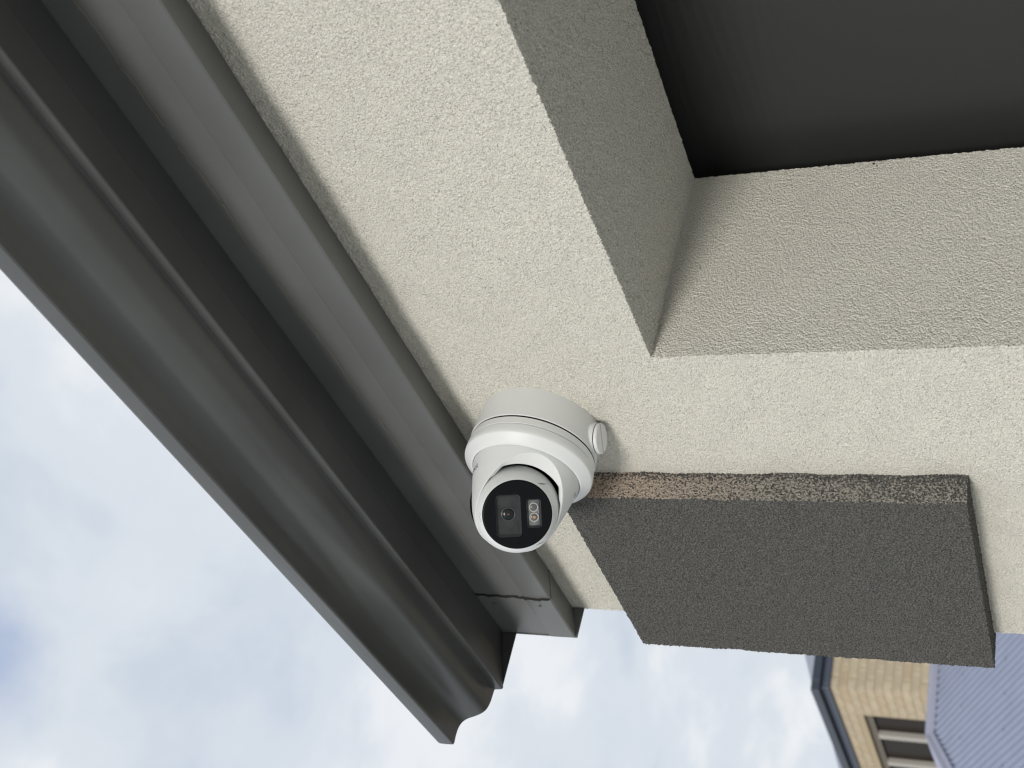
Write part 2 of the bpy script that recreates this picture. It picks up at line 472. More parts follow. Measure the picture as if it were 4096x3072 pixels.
at = band.data.attributes.new('edge_speckle', 'FLOAT', 'POINT'); at.data.foreach_set('value', side)

# --- fascia under the gutter
XE, XN = -1.3885, 3.2
def fascia_profile(o=0.0):
    return [(0.7388, 0.6508), (0.7350, 0.6490), (0.7000 - o, 0.6375 - o), (0.6976 - o, 0.6368 - o), (0.6962 - o, 0.6383 - o),
            (0.6958 - o, 0.6700), (0.6964 - o, 0.6714), (0.6978 - o, 0.6728), (0.6980 - o, 0.6750), (0.6975 - o, 0.7450), (0.7388, 0.7450)]
v, f = extrude_x(fascia_profile(), [-1.297, XN])
fas = obj('fascia', v, f, M['steel_fascia'], house, smooth=True, sharp=25)
v, f = extrude_x(fascia_profile(0.0007), [XE, -1.290], closed=True)
n = len(fascia_profile())
f += [tuple(range(n)), tuple(range(2 * n - 1, n - 1, -1))]
cp = obj('fascia_joint_cover', v, f, M['steel_fascia'], house, smooth=True, sharp=25)
m = cp.modifiers.new('thick', 'SOLIDIFY'); m.thickness = 0.0006
# folded end plate, level bottom edge
mb = MB(); mb.box(XE - 0.0012, XE + 0.0006, 0.6958, 0.7392, 0.6338, 0.7400)
mb.obj('fascia_end_plate', M['steel_fascia'], house)
# ragged sealant line along the cover joint
pts = []
zq = np.linspace(0.638, 0.741, 34)
mb = MB()
for i in range(len(zq) - 1):
    a = 0.0007 + 0.0010 * rng.random(); x0 = -1.2896 + 0.0009 * math.sin(i * 0.9) + 0.0006 * rng.normal()
    y = 0.6938 if zq[i] < 0.671 else 0.6956
    mb.box(x0 - a, x0 + a, y, y + 0.003, zq[i], zq[i + 1] + 0.0004)
mb.obj('sealant_line', M['grime'], fas, label='dirty broken sealant line at the fascia joint', kind='stuff')
for x, z in ((-1.307, 0.722), (-1.305, 0.656)):
    mb = MB()
    a = 0.0017
    vv = [(x + a * math.cos(t) * (0.8 if i % 2 else 1), 0.6946 if z > 0.67 else 0.6936, z + a * 1.5 * math.sin(t)) for i, t in enumerate(np.linspace(0, 2 * math.pi, 10, endpoint=False))]
    vv.append((x, 0.6934 if z > 0.67 else 0.6924, z))
    mb.add(vv, [(i, (i + 1) % 10, 10) for i in range(10)])
    mb.obj('rivet', M['roof_steel'], cp)

# --- ogee gutter
prof = [(0.6960, 0.7760), (0.6965, 0.7424)]                      # back leg
prof += [(0.6940, 0.7416), (0.6562, 0.7311), (0.6550, 0.7302), (0.6538, 0.7300), (0.6190, 0.7204)]
ogee = catmull([(0.6172, 0.7198), (0.6160, 0.7206), (0.6152, 0.7245), (0.6148, 0.7288), (0.6135, 0.7309), (0.6060, 0.7314), (0.5966, 0.7318),
                (0.5869, 0.7342), (0.5806, 0.7392), (0.5755, 0.7480), (0.5712, 0.7570), (0.5655, 0.7632), (0.5580, 0.7663), (0.5480, 0.7670), (0.5372, 0.7662)], 5)
prof += ogee
prof += [(0.5357, 0.7664), (0.5350, 0.7675), (0.5346, 0.7760), (0.5346, 0.7850), (0.5356, 0.7880), (0.5400, 0.7925), (0.5440, 0.7930), (0.5460, 0.7905), (0.5455, 0.7800)]
v, f = extrude_x(prof, [XE, -0.9, 0.2, XN])
gut = obj('gutter', v, f, M['steel_dark'], house, smooth=True, sharp=14)
m = gut.modifiers.new('thick', 'SOLIDIFY'); m.thickness = 0.0009; m.offset = -1
# gutter end plate: closes the ogee, its bottom edge level so it hangs below the sloping sole
ep = [(0.6965, 0.7216)] + [(y, z) for y, z in prof[6:-2]] + [(0.6965, 0.7900)]
vv = [(XE - 0.0012, y, z) for y, z in ep] + [(XE + 0.0006, y, z) for y, z in ep]
n = len(ep)
ff = [tuple(range(n)), tuple(range(2 * n - 1, n - 1, -1))] + [(i, (i + 1) % n, n + (i + 1) % n, n + i) for i in range(n)]
obj('gutter_end_plate', vv, ff, M['steel_dark'], house)
mb = MB()
MB().box(XE + 0.0006, XE + 0.0019, 0.6680, 0.6705, 0.7258, 0.7290).obj('rivet', M['roof_steel'], gut)

# --- metal roof above, out of view but it shades the wall
v, f = extrude_x([(0.600, 0.800), (0.64, 0.812), (6.0, 2.95), (6.0, 2.90), (0.74, 0.772), (0.700, 0.772)], [XE + 0.004, 4.7], closed=True)
f += [tuple(range(6)), tuple(range(11, 5, -1))]
obj('roof', v, f, M['roof_steel'], house)

# --- cobweb strung along the fascia
wp = [(-0.33, .713), (-0.381, .712), (-0.402, .710), (-0.423, .710), (-0.443, .712), (-0.465, .710), (-0.487, .711), (-0.515, .710), (-0.547, .711), (-0.557, .707),
      (-0.574, .708), (-0.591, .707), (-0.618, .709), (-0.655, .711), (-0.662, .706), (-0.707, .708), (-0.731, .709), (-0.77, .706), (-0.814, .704), (-0.86, .705),
      (-0.91, .702), (-1.0, .704), (-1.09, .701), (-1.178, .701), (-1.207, .700), (-1.239, .698)]
mb = MB()
def strand(pts, w):
    for i in range(len(pts) - 1):
        a, b = np.array(pts[i]), np.array(pts[i + 1]); d = b - a; L = np.linalg.norm(d)
        if L < 1e-6: continue
        nrm = np.array([-d[1], d[0]]) / L * w
        y = 0.6966
        q = [(a[0] - nrm[0], y, a[1] - nrm[1]), (a[0] + nrm[0], y, a[1] + nrm[1]), (b[0] + nrm[0], y, b[1] + nrm[1]), (b[0] - nrm[0], y, b[1] - nrm[1])]
        mb.add(q + [(p[0], y + 0.0004, p[2]) for p in q], [(0, 1, 2, 3), (7, 6, 5, 4), (0, 4, 5, 1), (2, 6, 7, 3)])
fine = []
for (a, b) in zip(wp[:-1], wp[1:]):
    k = max(2, int(abs(b[0] - a[0]) / 0.003))
    for t in np.linspace(0, 1, k, endpoint=False):
        fine.append((a[0] + (b[0] - a[0]) * t + rng.normal() * 0.0004, a[1] + (b[1] - a[1]) * t + rng.normal() * 0.00045))
seg = []
for i, p in enumerate(fine):
    gap = math.sin(i * 0.35) + math.sin(i * 0.11 + 1) > 1.25
    if gap or len(seg) > 7:
        if len(seg) > 1: strand(seg, 0.00011 + 0.00012 * rng.random())
        seg = [] if gap else [seg[-1]]
    seg.append(p)
for _ in range(46):
    x, z = fine[rng.integers(len(fine))]
    x += rng.normal() * 0.004; a = rng.normal() * 0.4
    l = 0.002 + 0.004 * rng.random()
    strand([(x, z + rng.normal() * 0.0012), (x + l * math.cos(a), z + l * math.sin(a) * 0.6)], 0.00010 + 0.00008 * rng.random())
mb.obj('cobweb', M['web'], fas, kind='stuff', label='thin dusty cobweb thread along the fascia')
# fly specks and dust on the steel
mb = MB()
def speck(x, y, z, r, ny, nz):
    # small raised flake on a face whose normal is (0, ny, nz)
    t = np.array([0, -nz, ny]); nrm = np.array([0, ny, nz]); c = np.array([x, y, z]); e = np.array([1.0, 0, 0])
    ring = [c + e * r * math.cos(a) * 1.6 + t * r * math.sin(a) for a in np.linspace(0, 2 * math.pi, 6, endpoint=False)]
    mb.add([tuple(p) for p in ring] + [tuple(c + nrm * r * 0.5)], [(i, (i + 1) % 6, 6) for i in range(6)])
for _ in range(26):
    x = rng.uniform(-1.28, -0.40); t = rng.uniform(0.15, 0.9)
    speck(x, 0.700 + (0.7350 - 0.700) * t, 0.6352 + (0.6490 - 0.6352) * t - 0.0002, rng.uniform(0.0002, 0.0007), 0.37, -0.93)
for _ in range(16):
    x = rng.uniform(-1.25, -0.42); t = rng.uniform(0.1, 0.9)
    speck(x, 0.62 + 0.033 * t, 0.7206 + 0.0092 * t - 0.0002, rng.uniform(0.0002, 0.0005), 0.27, -0.96)
mb.obj('dust_speck', M['web'], fas, kind='stuff')

# --- sectional garage door behind the opening
door = obj('garage_door', *(lambda b: (b.v, b.f))(MB().box(-1.10, 1.85, 1.062, 1.070, -EYE, 0.56)), M['steel_dark'], house,
           label='dark sectional garage door with embossed wood grain')
zb = [-EYE, -1.075, -0.545, -0.015, 0.520]
for i in range(4):
    o = MB().box(-1.08, 1.83, 1.022, 1.060, zb[i] + 0.004, zb[i + 1] - 0.004).obj('door_panel', M['door'], door)
    bevel(o, 0.006, 3)

# small marks on the reveal: chipped spots
mb = MB()
for (y, z, r) in ((0.984, 0.208, 0.0016), (0.980, 0.2045, 0.0011), (0.988, 0.203, 0.0010), (0.854, 0.366, 0.0009), (0.816, 0.119, 0.0008)):
    ring = [(RX + 0.0004, y + r * math.cos(a) * rng.uniform(0.6, 1.2), z + r * math.sin(a) * rng.uniform(0.6, 1.2)) for a in np.linspace(0, 2 * math.pi, 7, endpoint=False)]
    mb.add(ring + [(RX + 0.0011, y, z)], [(i, (i + 1) % 7, 7) for i in range(7)])
mb.obj('render_chip', M['grime'], house, kind='stuff')

# ------------------------------------------------------------------ security camera
CX, CZ = -0.9841, 0.5495
camr = empty('security_camera', (CX, WY, CZ), 'white turret security camera with black lens face mounted on the cream wall', 'security camera')
def lathe(profile, n=128, c0=(CX, WY, CZ), axis=None):
    """profile of (h, r); h runs out from the wall along -Y unless an axis frame (e, u, v) is given"""
    v = []; f = []
    if axis is None: e, u, w = np.array([0, -1, 0.]), np.array([1., 0, 0]), np.array([0, 0, 1.])
    else: e, u, w = axis
    c0 = np.array(c0)
    for h, r in profile:
        for i in range(n):
            a = 2 * math.pi * i / n
            v.append(c0 + e * h + (u * math.cos(a) + w * math.sin(a)) * max(r, 1e-5))
    m_ = len(profile)
    for j in range(m_ - 1):
        for i in range(n):
            k = (i + 1) % n
            f.append((j * n + i, j * n + k, (j + 1) * n + k, (j + 1) * n + i))
    f.append(tuple(range(n - 1, -1, -1))); f.append(tuple((m_ - 1) * n + i for i in range(n)))
    return v, f
box = obj('junction_box', *lathe([(-0.001, .0648), (.001, .0651), (.020, .0664), (.0366, .0678), (.0372, .0674), (.0372, .0560)]), M['white'], camr, smooth=True, sharp=35)
obj('box_gap', *lathe([(.0350, .0650), (.0371, .0666), (.0405, .0664)]), M['white_gap'], camr, smooth=True, sharp=35)  # black ring stands in for the shade between box and plate
obj('base_plate', *lathe([(.0390, .056), (.0390, .0668), (.0394, .0673), (.0470, .0680), (.0476, .0676), (.0476, .0660)]), M['white'], camr, smooth=True, sharp=35)
obj('locking_ring', *lathe([(.0470, .0660), (.0480, .0676), (.0486, .0683), (.0540, .0688), (.0580, .0686), (.0590, .0681), (.0597, .0674),
                            (.0640, .0627), (.0664, .0600), (.0676, .0583), (.0676, .0577), (.0660, .0571), (.0600, .0560)]), M['white'], camr, smooth=True, sharp=40)
# conduit plug low on the junction box
fr = (np.array([0, 0, -1.]), np.array([1., 0, 0]), np.array([0, 1., 0]))
pc = (CX, WY - 0.0185, CZ)
boss = obj('conduit_boss', *lathe([(.050, .0178), (.0655, .0172), (.0688, .0166), (.0694, .0162), (.0694, .010)], 72, pc, fr), M['white'], box, smooth=True, sharp=35)
obj('plug_gap', *lathe([(.066, .0158), (.0712, .0158)], 72, pc, fr), M['white_gap'], box, smooth=True, sharp=35)
# plug with a coin slot: two half discs and a recessed channel floor
ang = RAD(38)
ca, sa = math.cos(ang), math.sin(ang)
def plug():
    mbp = MB()
    r, h0, h1 = 0.0163, .0704, .0738
    for s in (1, -1):
        cut = 0.0013
        a0 = math.asin(cut / r)
        aa = np.linspace(a0, math.pi - a0, 40)
        rim = [(r * math.cos(a), s * r * math.sin(a)) for a in aa]
        prof_ = [(h0, 1.0), (h1 - 0.0010, 1.0), (h1, 0.945)]
        rows = []
        for h, k in prof_:
            rows.append([(x * k, max(abs(y * k), cut) * s, h) for x, y in rim])
        pts = [p for row in rows for p in row]
        nn = len(rim)
        fs = []
        for j in range(2):
            for i in range(nn - 1):
                fs.append((j * nn + i, j * nn + i + 1, (j + 1) * nn + i + 1, (j + 1) * nn + i))
        fs.append(tuple(range(2 * nn, 3 * nn)))
        fs.append((0, nn, 2 * nn, 3 * nn - 1, 2 * nn - 1, nn - 1))
        w = []
        for x, y, h in pts:
            X = x * ca - y * sa; Y = x * sa + y * ca
            w.append(np.array(pc) + fr[0] * h + fr[1] * X + fr[2] * Y)
        mbp.add(w, fs)
    v_, f_ = lathe([(.0700, .0158), (.0718, .0156)], 48, pc, fr)
    mbp.add(v_, f_)
    return mbp
plug().obj('conduit_plug', M['white'], box, smooth=True, sharp=30)

# turret shell: a tapering cone cut by a slanting plane, with a rolled rim round the opening
h_p = [0.060, 0.068, 0.084, 0.100, 0.112, 0.120, 0.128, 0.134, 0.140, 0.145]
r_p = [.0572, .0566, .0530, .0490, .0458, .0432, .0396, .0360, .0310, .0250]
def r_at(h): return float(np.interp(h, h_p, r_p))
NO = np.array([0.589, -0.6736, -0.4465]); NO /= np.linalg.norm(NO)
AX0 = np.array([CX, WY, CZ])
HC = 0.1317
PC = AX0 + np.array([0, -HC, 0])
BC = AX0 + np.array([0, -0.107, 0])          # ball centre
NPH = 160
rows = []
hc = []
for i in range(NPH):
    a = 2 * math.pi * i / NPH
    lo, hi = 0.05, 0.20
    def g(h): return (AX0 + np.array([math.cos(a) * r_at(h), -h, math.sin(a) * r_at(h)]) - PC) @ NO
    for _ in range(50):
        mid = (lo + hi) / 2
        if g(mid) < 0: lo = mid
        else: hi = mid
    h = (lo + hi) / 2
    k = 0.004
    h = -k * math.log(math.exp(-h / k) + math.exp(-0.1395 / k))      # the far lip is rolled in over the ball
    hc.append(h)
hc = np.array(hc)
NR = 26
V = []
for j in range(NR + 1):
    for i in range(NPH):
        a = 2 * math.pi * i / NPH
        h = 0.062 + (hc[i] - 0.0006 - 0.062) * j / NR
        r = r_at(h)
        V.append(AX0 + np.array([math.cos(a) * r, -h, math.sin(a) * r]))
last = V[-NPH:]
rings = [last]
def ring_from(prev, scale_in, along):
    out = []
    for P_ in prev:
        q = P_ - BC; al = q @ NO; pe = q - al * NO; L = np.linalg.norm(pe)
        out.append(BC + NO * (al + along) + pe / L * (L - scale_in))
    return out
r1 = ring_from(last, 0.0007, 0.0005)
r2 = []
for P_ in r1:
    q = P_ - BC; al = q @ NO; pe = q - al * NO; L = np.linalg.norm(pe)
    L2 = min(L - 0.0030, 0.0500)
    L2 = max(L2, 0.0450)
    L2 = min(L2, L - 0.0009)
    r2.append(BC + NO * (al - 0.0016 - 0.25 * (L - L2)) + pe / L * L2)
r3 = ring_from(r2, 0.0004, -0.0012)
r4 = ring_from(r3, 0.0000, -0.0120)
for rr in (r1, r2, r3, r4): V += rr
F_ = []
tot = NR + 1 + 4
for j in range(tot - 1):
    for i in range(NPH):
        k = (i + 1) % NPH
        F_.append((j * NPH + i, j * NPH + k, (j + 1) * NPH + k, (j + 1) * NPH + i))
shell = obj('turret_shell', V, F_, M['white'], camr, smooth=True, sharp=38)
# black disc stands in for the shaded cavity behind the ball
v, f = lathe([(-0.0200, .0475), (-0.0195, .030)], 96, BC, (NO, *(lambda u: (u, np.cross(NO, u)))((lambda u: u / np.linalg.norm(u))(np.cross(NO, [0, 0, 1.])))))
obj('cavity_shade', v, f, M['white_gap'], camr, smooth=False)

# lens ball
E = np.array([0.62235, -0.64011, -0.45049]); E /= np.linalg.norm(E)
U = np.array([-0.65834, -0.75268, -0.00748]); U -= E * (U @ E); U /= np.linalg.norm(U)      # lengthwise on the face
Vv = np.array([0.36212, -0.32541, 0.87349]); Vv -= E * (Vv @ E); Vv -= U * (Vv @ U); Vv /= np.linalg.norm(Vv)
Vr = -Vv                                                                                   # across the face
FR = (E, U, Vr)
RB, FO = 0.0445, 0.02696
bp = [(-RB * math.cos(t), RB * math.sin(t)) for t in np.linspace(0.02, math.pi - math.asin(0.0356 / RB), 46)]
bp += [(FO + 0.0000, 0.0353), (FO - 0.0006, 0.0350), (FO - 0.0040, 0.0345)]
ball = obj('lens_ball', *lathe(bp, 144, BC, FR), M['white'], camr, smooth=True, sharp=50)
def fpt(u, w, h): return BC + E * (FO + h) + U * u + Vr * w     # u lengthwise, w across, h proud of the face
# black face with two windows let into it
def rrect(cu, cw, lu, lw, r, k=6):
    out = []
    for (sx, sy, a0) in ((1, 1, 0), (-1, 1, 90), (-1, -1, 180), (1, -1, 270)):
        for a in np.linspace(a0, a0 + 90, k):
            out.append((cu + sx * (lu / 2 - r) + r * math.cos(RAD(a)), cw + sy * (lw / 2 - r) + r * math.sin(RAD(a))))
    return out
wins = [(0.0010, -0.0088, 0.0430, 0.0252, 0.0040, 0.0385, 0.0208, 0.0015, -0.0012),
        (-0.0004, 0.0168, 0.0292, 0.0146, 0.0028, 0.0255, 0.0104, 0.0008, 0.0004)]
def face_plate():
    bm = bmesh.new()
    H = 0.0012
    outer = [bm.verts.new(fpt(0.0338 * math.cos(a), 0.0338 * math.sin(a), H)) for a in np.linspace(0, 2 * math.pi, 96, endpoint=False)]
    edges = [bm.edges.new((outer[i], outer[(i + 1) % 96])) for i in range(96)]
    hole_sets = []
    for cu, cw, lu, lw, r, *_ in wins:
        hv = [bm.verts.new(fpt(u, w, H)) for u, w in rrect(cu, cw, lu, lw, r)]
        edges += [bm.edges.new((hv[i], hv[(i + 1) % len(hv)])) for i in range(len(hv))]
        hole_sets.append(hv)
    # microphone hole
    bmesh.ops.triangle_fill(bm, use_beauty=True, use_dissolve=False, edges=edges)
    prev = outer
    for h, r in ((0.0009, 0.0345), (0.0003, 0.0350), (-0.0008, 0.0352), (-0.0030, 0.0350)):
        cur = [bm.verts.new(fpt(r * math.cos(a), r * math.sin(a), h)) for a in np.linspace(0, 2 * math.pi, 96, endpoint=False)]
        for i in range(96):
            fc = bm.faces.new((prev[i], prev[(i + 1) % 96], cur[(i + 1) % 96], cur[i])); fc.smooth = True
        prev = cur
    bmesh.ops.recalc_face_normals(bm, faces=bm.faces)
    me = bpy.data.meshes.new('face_plate')
    base = ORIGIN[camr]
    for v_ in bm.verts: v_.co = v_.co - Vector(base)
    bm.to_mesh(me); bm.free()
    me.materials.append(M['face'])
    o = bpy.data.objects.new('face_plate', me); C.objects.link(o); o.parent = ball
    ORIGIN[o] = base
    return o
face_plate()
for idx, (cu, cw, lu, lw, r, gu, gw, su, sw) in enumerate(wins):
    H = 0.0012; D_ = 0.0030
    a = rrect(cu, cw, lu, lw, r); b = rrect(cu + su * 0, cw - sw * 0, gu, gw, r * 0.55)
    n = len(a)
    vv = [fpt(u, w, H) for u, w in a] + [fpt(u, w, H - D_) for u, w in b]
    obj('window_bevel', vv, [(i, (i + 1) % n, n + (i + 1) % n, n + i) for i in range(n)], M['face_bevel'], ball, smooth=True, sharp=40)
    b2 = rrect(cu, cw, gu + 0.001, gw + 0.001, r * 0.5)
    vv = [fpt(u, w, H - D_ + 0.0001) for u, w in b2] + [fpt(u, w, H - D_ - 0.002) for u, w in b2]
    obj('lens_window' if idx == 0 else 'lamp_window', vv, [tuple(range(n)), tuple(range(2 * n - 1, n - 1, -1))] + [(i, n + i, n + (i + 1) % n, (i + 1) % n) for i in range(n)],
        M['glass'] if idx == 0 else M['led_glass'], ball)
def disc(name, cu, cw, prof_, m_, n=48):
    fr_ = (E, U, Vr)
    return obj(name, *lathe(prof_, n, fpt(cu, cw, 0), fr_), m_, ball, smooth=True, sharp=35)
zf = 0.0012 - 0.0030
disc('lens_ring', -0.0002, -0.0088, [(zf, .0070), (zf + .0006, .0069), (zf + .0007, .0066), (zf + .0004, .0060), (zf, .0059)], M['lens_ring'])
disc('lens', -0.0002, -0.0088, [(zf, .0060)] + [(zf + 0.0002 + 0.0016 * math.cos(t), 0.0058 * math.sin(t)) for t in np.linspace(math.pi / 2, 0.02, 10)], M['lens'])
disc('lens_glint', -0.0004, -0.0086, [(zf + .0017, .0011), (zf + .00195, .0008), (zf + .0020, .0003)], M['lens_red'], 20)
for cu_, amber in ((-0.0062, False), (0.0040, True)):
    cw_ = 0.0168 + (0.0002 if amber else 0)
    disc('lamp_ring', cu_, cw_, [(zf, .0049), (zf + .0006, .0049), (zf + .0010, .0045), (zf + .0010, .0040), (zf + .0006, .0036), (zf, .0034)], M['led_ring'])
    disc('lamp_lens', cu_, cw_, [(zf + .0002, .0036)] + [(zf + 0.0002 + 0.0009 * math.cos(t), 0.0035 * math.sin(t)) for t in np.linspace(math.pi / 2, 0.02, 8)], M['led_core'], 36)
    if amber:
        disc('lamp_chip', cu_, cw_ + 0.0002, [(zf + .0009, .0016), (zf + .0013, .0012), (zf + .0014, .0003)], M['led_amber'], 20)
disc('microphone_hole', 0.0291, 0.0007, [(.0010, .0008), (.00125, .0008)], M['white_gap'], 16)
# adjustment notches on the ball ring
def on_ball(a, off, lift=0.0):
    r = math.sqrt(max(RB * RB - off * off, 0)) + lift
    return BC + E * off + U * r * math.cos(a) + Vr * r * math.sin(a)
for a0 in (RAD(143), RAD(29)):
    s = 1 if a0 > 1.5 else -1
    pts = []
    for t in np.linspace(0, 1, 9):
        pts.append((a0 + s * 0.02 + s * 0.24 * t ** 0.8 * (-1), 0.0240 - 0.0085 * t ** 1.5))
    V_ = []; n = len(pts)
    for (a, off), t in zip(pts, np.linspace(0, 1, n)):
        wd = 0.0001 + 0.0008 * math.sin(math.pi * min(1, t * 1.02)) ** 1.3
        V_.append(on_ball(a, off + wd, 0.00015)); V_.append(on_ball(a, off - wd, 0.00015))
    obj('adjustment_notch', V_, [(2 * i, 2 * i + 1, 2 * i + 3, 2 * i + 2) for i in range(n - 1)], M['lens_ring'], ball, smooth=True)
# small embossed marks on the ring, left side
mb = MB()
def ringmark(a, b, w=0.00022):
    # stroke between two (angle, offset) points on the ring
    pa, pb = on_ball(*a, 0.00012), on_ball(*b, 0.00012)
    d = pb - pa; nrm = np.cross(d, pa - BC); nrm = nrm / np.linalg.norm(nrm) * w
    mb.add([pa - nrm, pa + nrm, pb + nrm, pb - nrm], [(0, 1, 2, 3)])
for k_, st in enumerate((((0, 0, 1, 0), (1, 0, 1, 1), (0, 1, 1, 1)), ((0, 0, 0, 1), (0, 0, 1, 0)), ((0, 0.2, 1, 0.2), (1, 0.2, 1, 0.9)))):
    a00 = RAD(-84 - 5.2 * k_)
    for (p, q, r_, s_) in st:
        ringmark((a00 + 0.05 * q, 0.0232 + 0.0018 * p), (a00 + 0.05 * s_, 0.0232 + 0.0018 * r_))
mb.obj('embossed_mark', M['emboss'], ball)

# printed word round the shell
def wrap_text(word, size, phi_end, h_base, spread, name):
    cu = bpy.data.curves.new('t', 'FONT'); cu.body = word; cu.size = size; cu.align_x = 'RIGHT'; cu.resolution_u = 4
    to = bpy.data.objects.new('t', cu); C.objects.link(to)
    dg = bpy.context.evaluated_depsgraph_get(); dg.update()
    me = bpy.data.meshes.new_from_object(to.evaluated_get(dg))
    bm = bmesh.new(); bm.from_mesh(me)
    bmesh.ops.triangulate(bm, faces=bm.faces)
    bmesh.ops.subdivide_edges(bm, edges=[e for e in bm.edges if e.calc_length() > size * 0.15], cuts=2)
    bmesh.ops.triangulate(bm, faces=bm.faces)
    out = []
    for v_ in bm.verts:
        x, y = v_.co.x, v_.co.y
        h = h_base - y
        r = r_at(h) + 0.00018
        a = RAD(phi_end) - x * spread / 0.0535
        out.append(AX0 + np.array([math.cos(a) * r, -h, math.sin(a) * r]))
    bm.verts.ensure_lookup_table()
    fs = [tuple(v_.index for v_ in f_.verts) for f_ in bm.faces]
    bm.free(); bpy.data.objects.remove(to, do_unlink=True)
    return obj(name, out, fs, M['ink'], shell)
wrap_text('HiLook', 0.0098, 39.5, 0.0840, 1.0, 'logo_text')
wrap_text('H', 0.0085, -112.0, 0.0800, 1.0, 'logo_text')

# ------------------------------------------------------------------ brick house next door
NX, NY = -11.76, 5.546
nb = empty('brick_house', (NX, NY, -EYE), 'cream brick house with slate gutter and tan framed window beyond the charcoal band', 'house')
WT = 2.572
mb = MB()
mb.box(-20.0, NX - 0.005, NY + 0.005, 14.0, -EYE, WT)
# window opening is cut by building the core in pieces on the front face
wx0, wx1, wz1, wz0 = -14.66, -12.37, 2.335, 1.13
mb = MB()
mb.box(-20.0, wx0, NY + 0.005, NY + 0.30, -EYE, WT)
mb.box(wx1, NX - 0.005, NY + 0.005, NY + 0.30, -EYE, WT)
mb.box(wx0, wx1, NY + 0.005, NY + 0.30, wz1, WT)
mb.box(wx0, wx1, NY + 0.005, NY + 0.30, -EYE, wz0)
mb.box(-20.0, NX - 0.005, NY + 0.30, 14.0, -EYE, WT)
mb.obj('wall', M['mortar'], nb)
CH, BL, BH, BD = 0.0862, 0.240, 0.076, 0.110
bm_l = MB().box(0, BL - 0.010, 0, BD, 0, BH); bm_s = MB().box(0, BD, 0, BL - 0.010, 0, BH)
protos = {}
def brick_mesh(kind, m_):
    key = (kind, m_.name)
    if key in protos: return protos[key]
    dims = {'x': (BL - 0.010, BD), 'y': (BD, BL - 0.010), 'hx': (BL / 2 - 0.010, BD), 'hy': (BD, BL / 2 - 0.010)}[kind]
    b = MB().box(0, dims[0], 0, dims[1], 0, BH)
    me = bpy.data.meshes.new('brick'); me.from_pydata(b.v, [], b.f); me.update(); me.materials.append(m_)
    protos[key] = me
    return me
mats = [M['brick'], M['brick'], M['brick'], M['brick2'], M['brick3']]
far = MB(); nbrick = 0
ncourse = int((WT + EYE) / CH)
spots = []
for c in range(ncourse):
    z = WT - CH * (c + 1) + 0.006
    even = c % 2 == 0
    x = NX - (0 if even else BD + 0.010)
    while x > -20.0:
        x0, x1 = x - BL + 0.010, x
        x -= BL
        if z + BH > wz0 and z < wz1 and x1 > wx0 and x0 < wx1:
            # fill up to the reveal with a half bat
            if x1 > wx1 + 0.11 and x0 < wx1: spots.append((c, 'hx', x1 - BL / 2 + 0.010, NY, z))
            continue
        spots.append((c, 'x', x0, NY, z))
    y = NY + (BD + 0.010 if even else 0)
    while y < 13.7:
        spots.append((c, 'y', NX - BD, y, z)); y += BL
for c, kind, x, y, z in spots:
    near = z > 1.25 and ((kind in ('x', 'hx') and x > -13.75) or (kind == 'y' and y < 7.2))
    if near and nbrick < 290:
        o = bpy.data.objects.new('brick', brick_mesh(kind, random.choice(mats)))
        C.objects.link(o); o.parent = nb
        j = 0.0015
        o.location = Vector((x, y, z)) - Vector(ORIGIN[nb]) + Vector((random.uniform(-j, j), random.uniform(-j, j), random.uniform(-j, j)))
        nbrick += 1
    else:
        dims = {'x': (BL - 0.010, BD), 'y': (BD, BL - 0.010), 'hx': (BL / 2 - 0.010, BD)}[kind]
        far.box(x, x + dims[0], y, y + dims[1], z, z + BH)
far.obj('brickwork', M['brick'], nb, kind='stuff')
# window
win = MB().box(wx0, wx1, NY + 0.045, NY + 0.115, wz1 - 0.075, wz1).box(wx0, wx1, NY + 0.045, NY + 0.115, wz0, wz0 + 0.075) \
    .box(wx0, wx0 + 0.06, NY + 0.045, NY + 0.115, wz0 + 0.075, wz1 - 0.075).box(wx1 - 0.05, wx1, NY + 0.045, NY + 0.115, wz0 + 0.075, wz1 - 0.075) \
    .obj('window', M['frame'], nb, label='brown glazed window in a tan frame')
mulx = [-12.915, -13.61]
for x in mulx:
    bevel(MB().box(x - 0.045, x + 0.045, NY + 0.020, NY + 0.112, wz0 + 0.076, wz1 - 0.076).obj('mullion', M['mullion'], win), 0.008)
px = [wx1 - 0.05, mulx[0], mulx[1], wx0 + 0.06]
for i in range(3):
    MB().box(px[i + 1], px[i], NY + 0.078, NY + 0.084, wz0 + 0.076, wz1 - 0.076).obj('pane', M['pane'], win)
# eaves: fascia then gutter, turning the corner
def ring_band(o, z0, z1, t, name, m_):
    b = MB()
    b.box(-20.2, NX + o, NY - o, NY - o + t, z0, z1)
    b.box(NX + o - t, NX + o, NY - o + t, 14.2, z0, z1)
    return bevel(b.obj(name, m_, nb), 0.004, 1)
ring_band(0.030, WT - 0.004, WT + 0.085, 0.045, 'fascia', M['navy2'])
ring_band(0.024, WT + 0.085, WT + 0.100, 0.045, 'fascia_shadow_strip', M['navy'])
ring_band(0.095, WT + 0.078, WT + 0.162, 0.110, 'gutter', M['navy'])
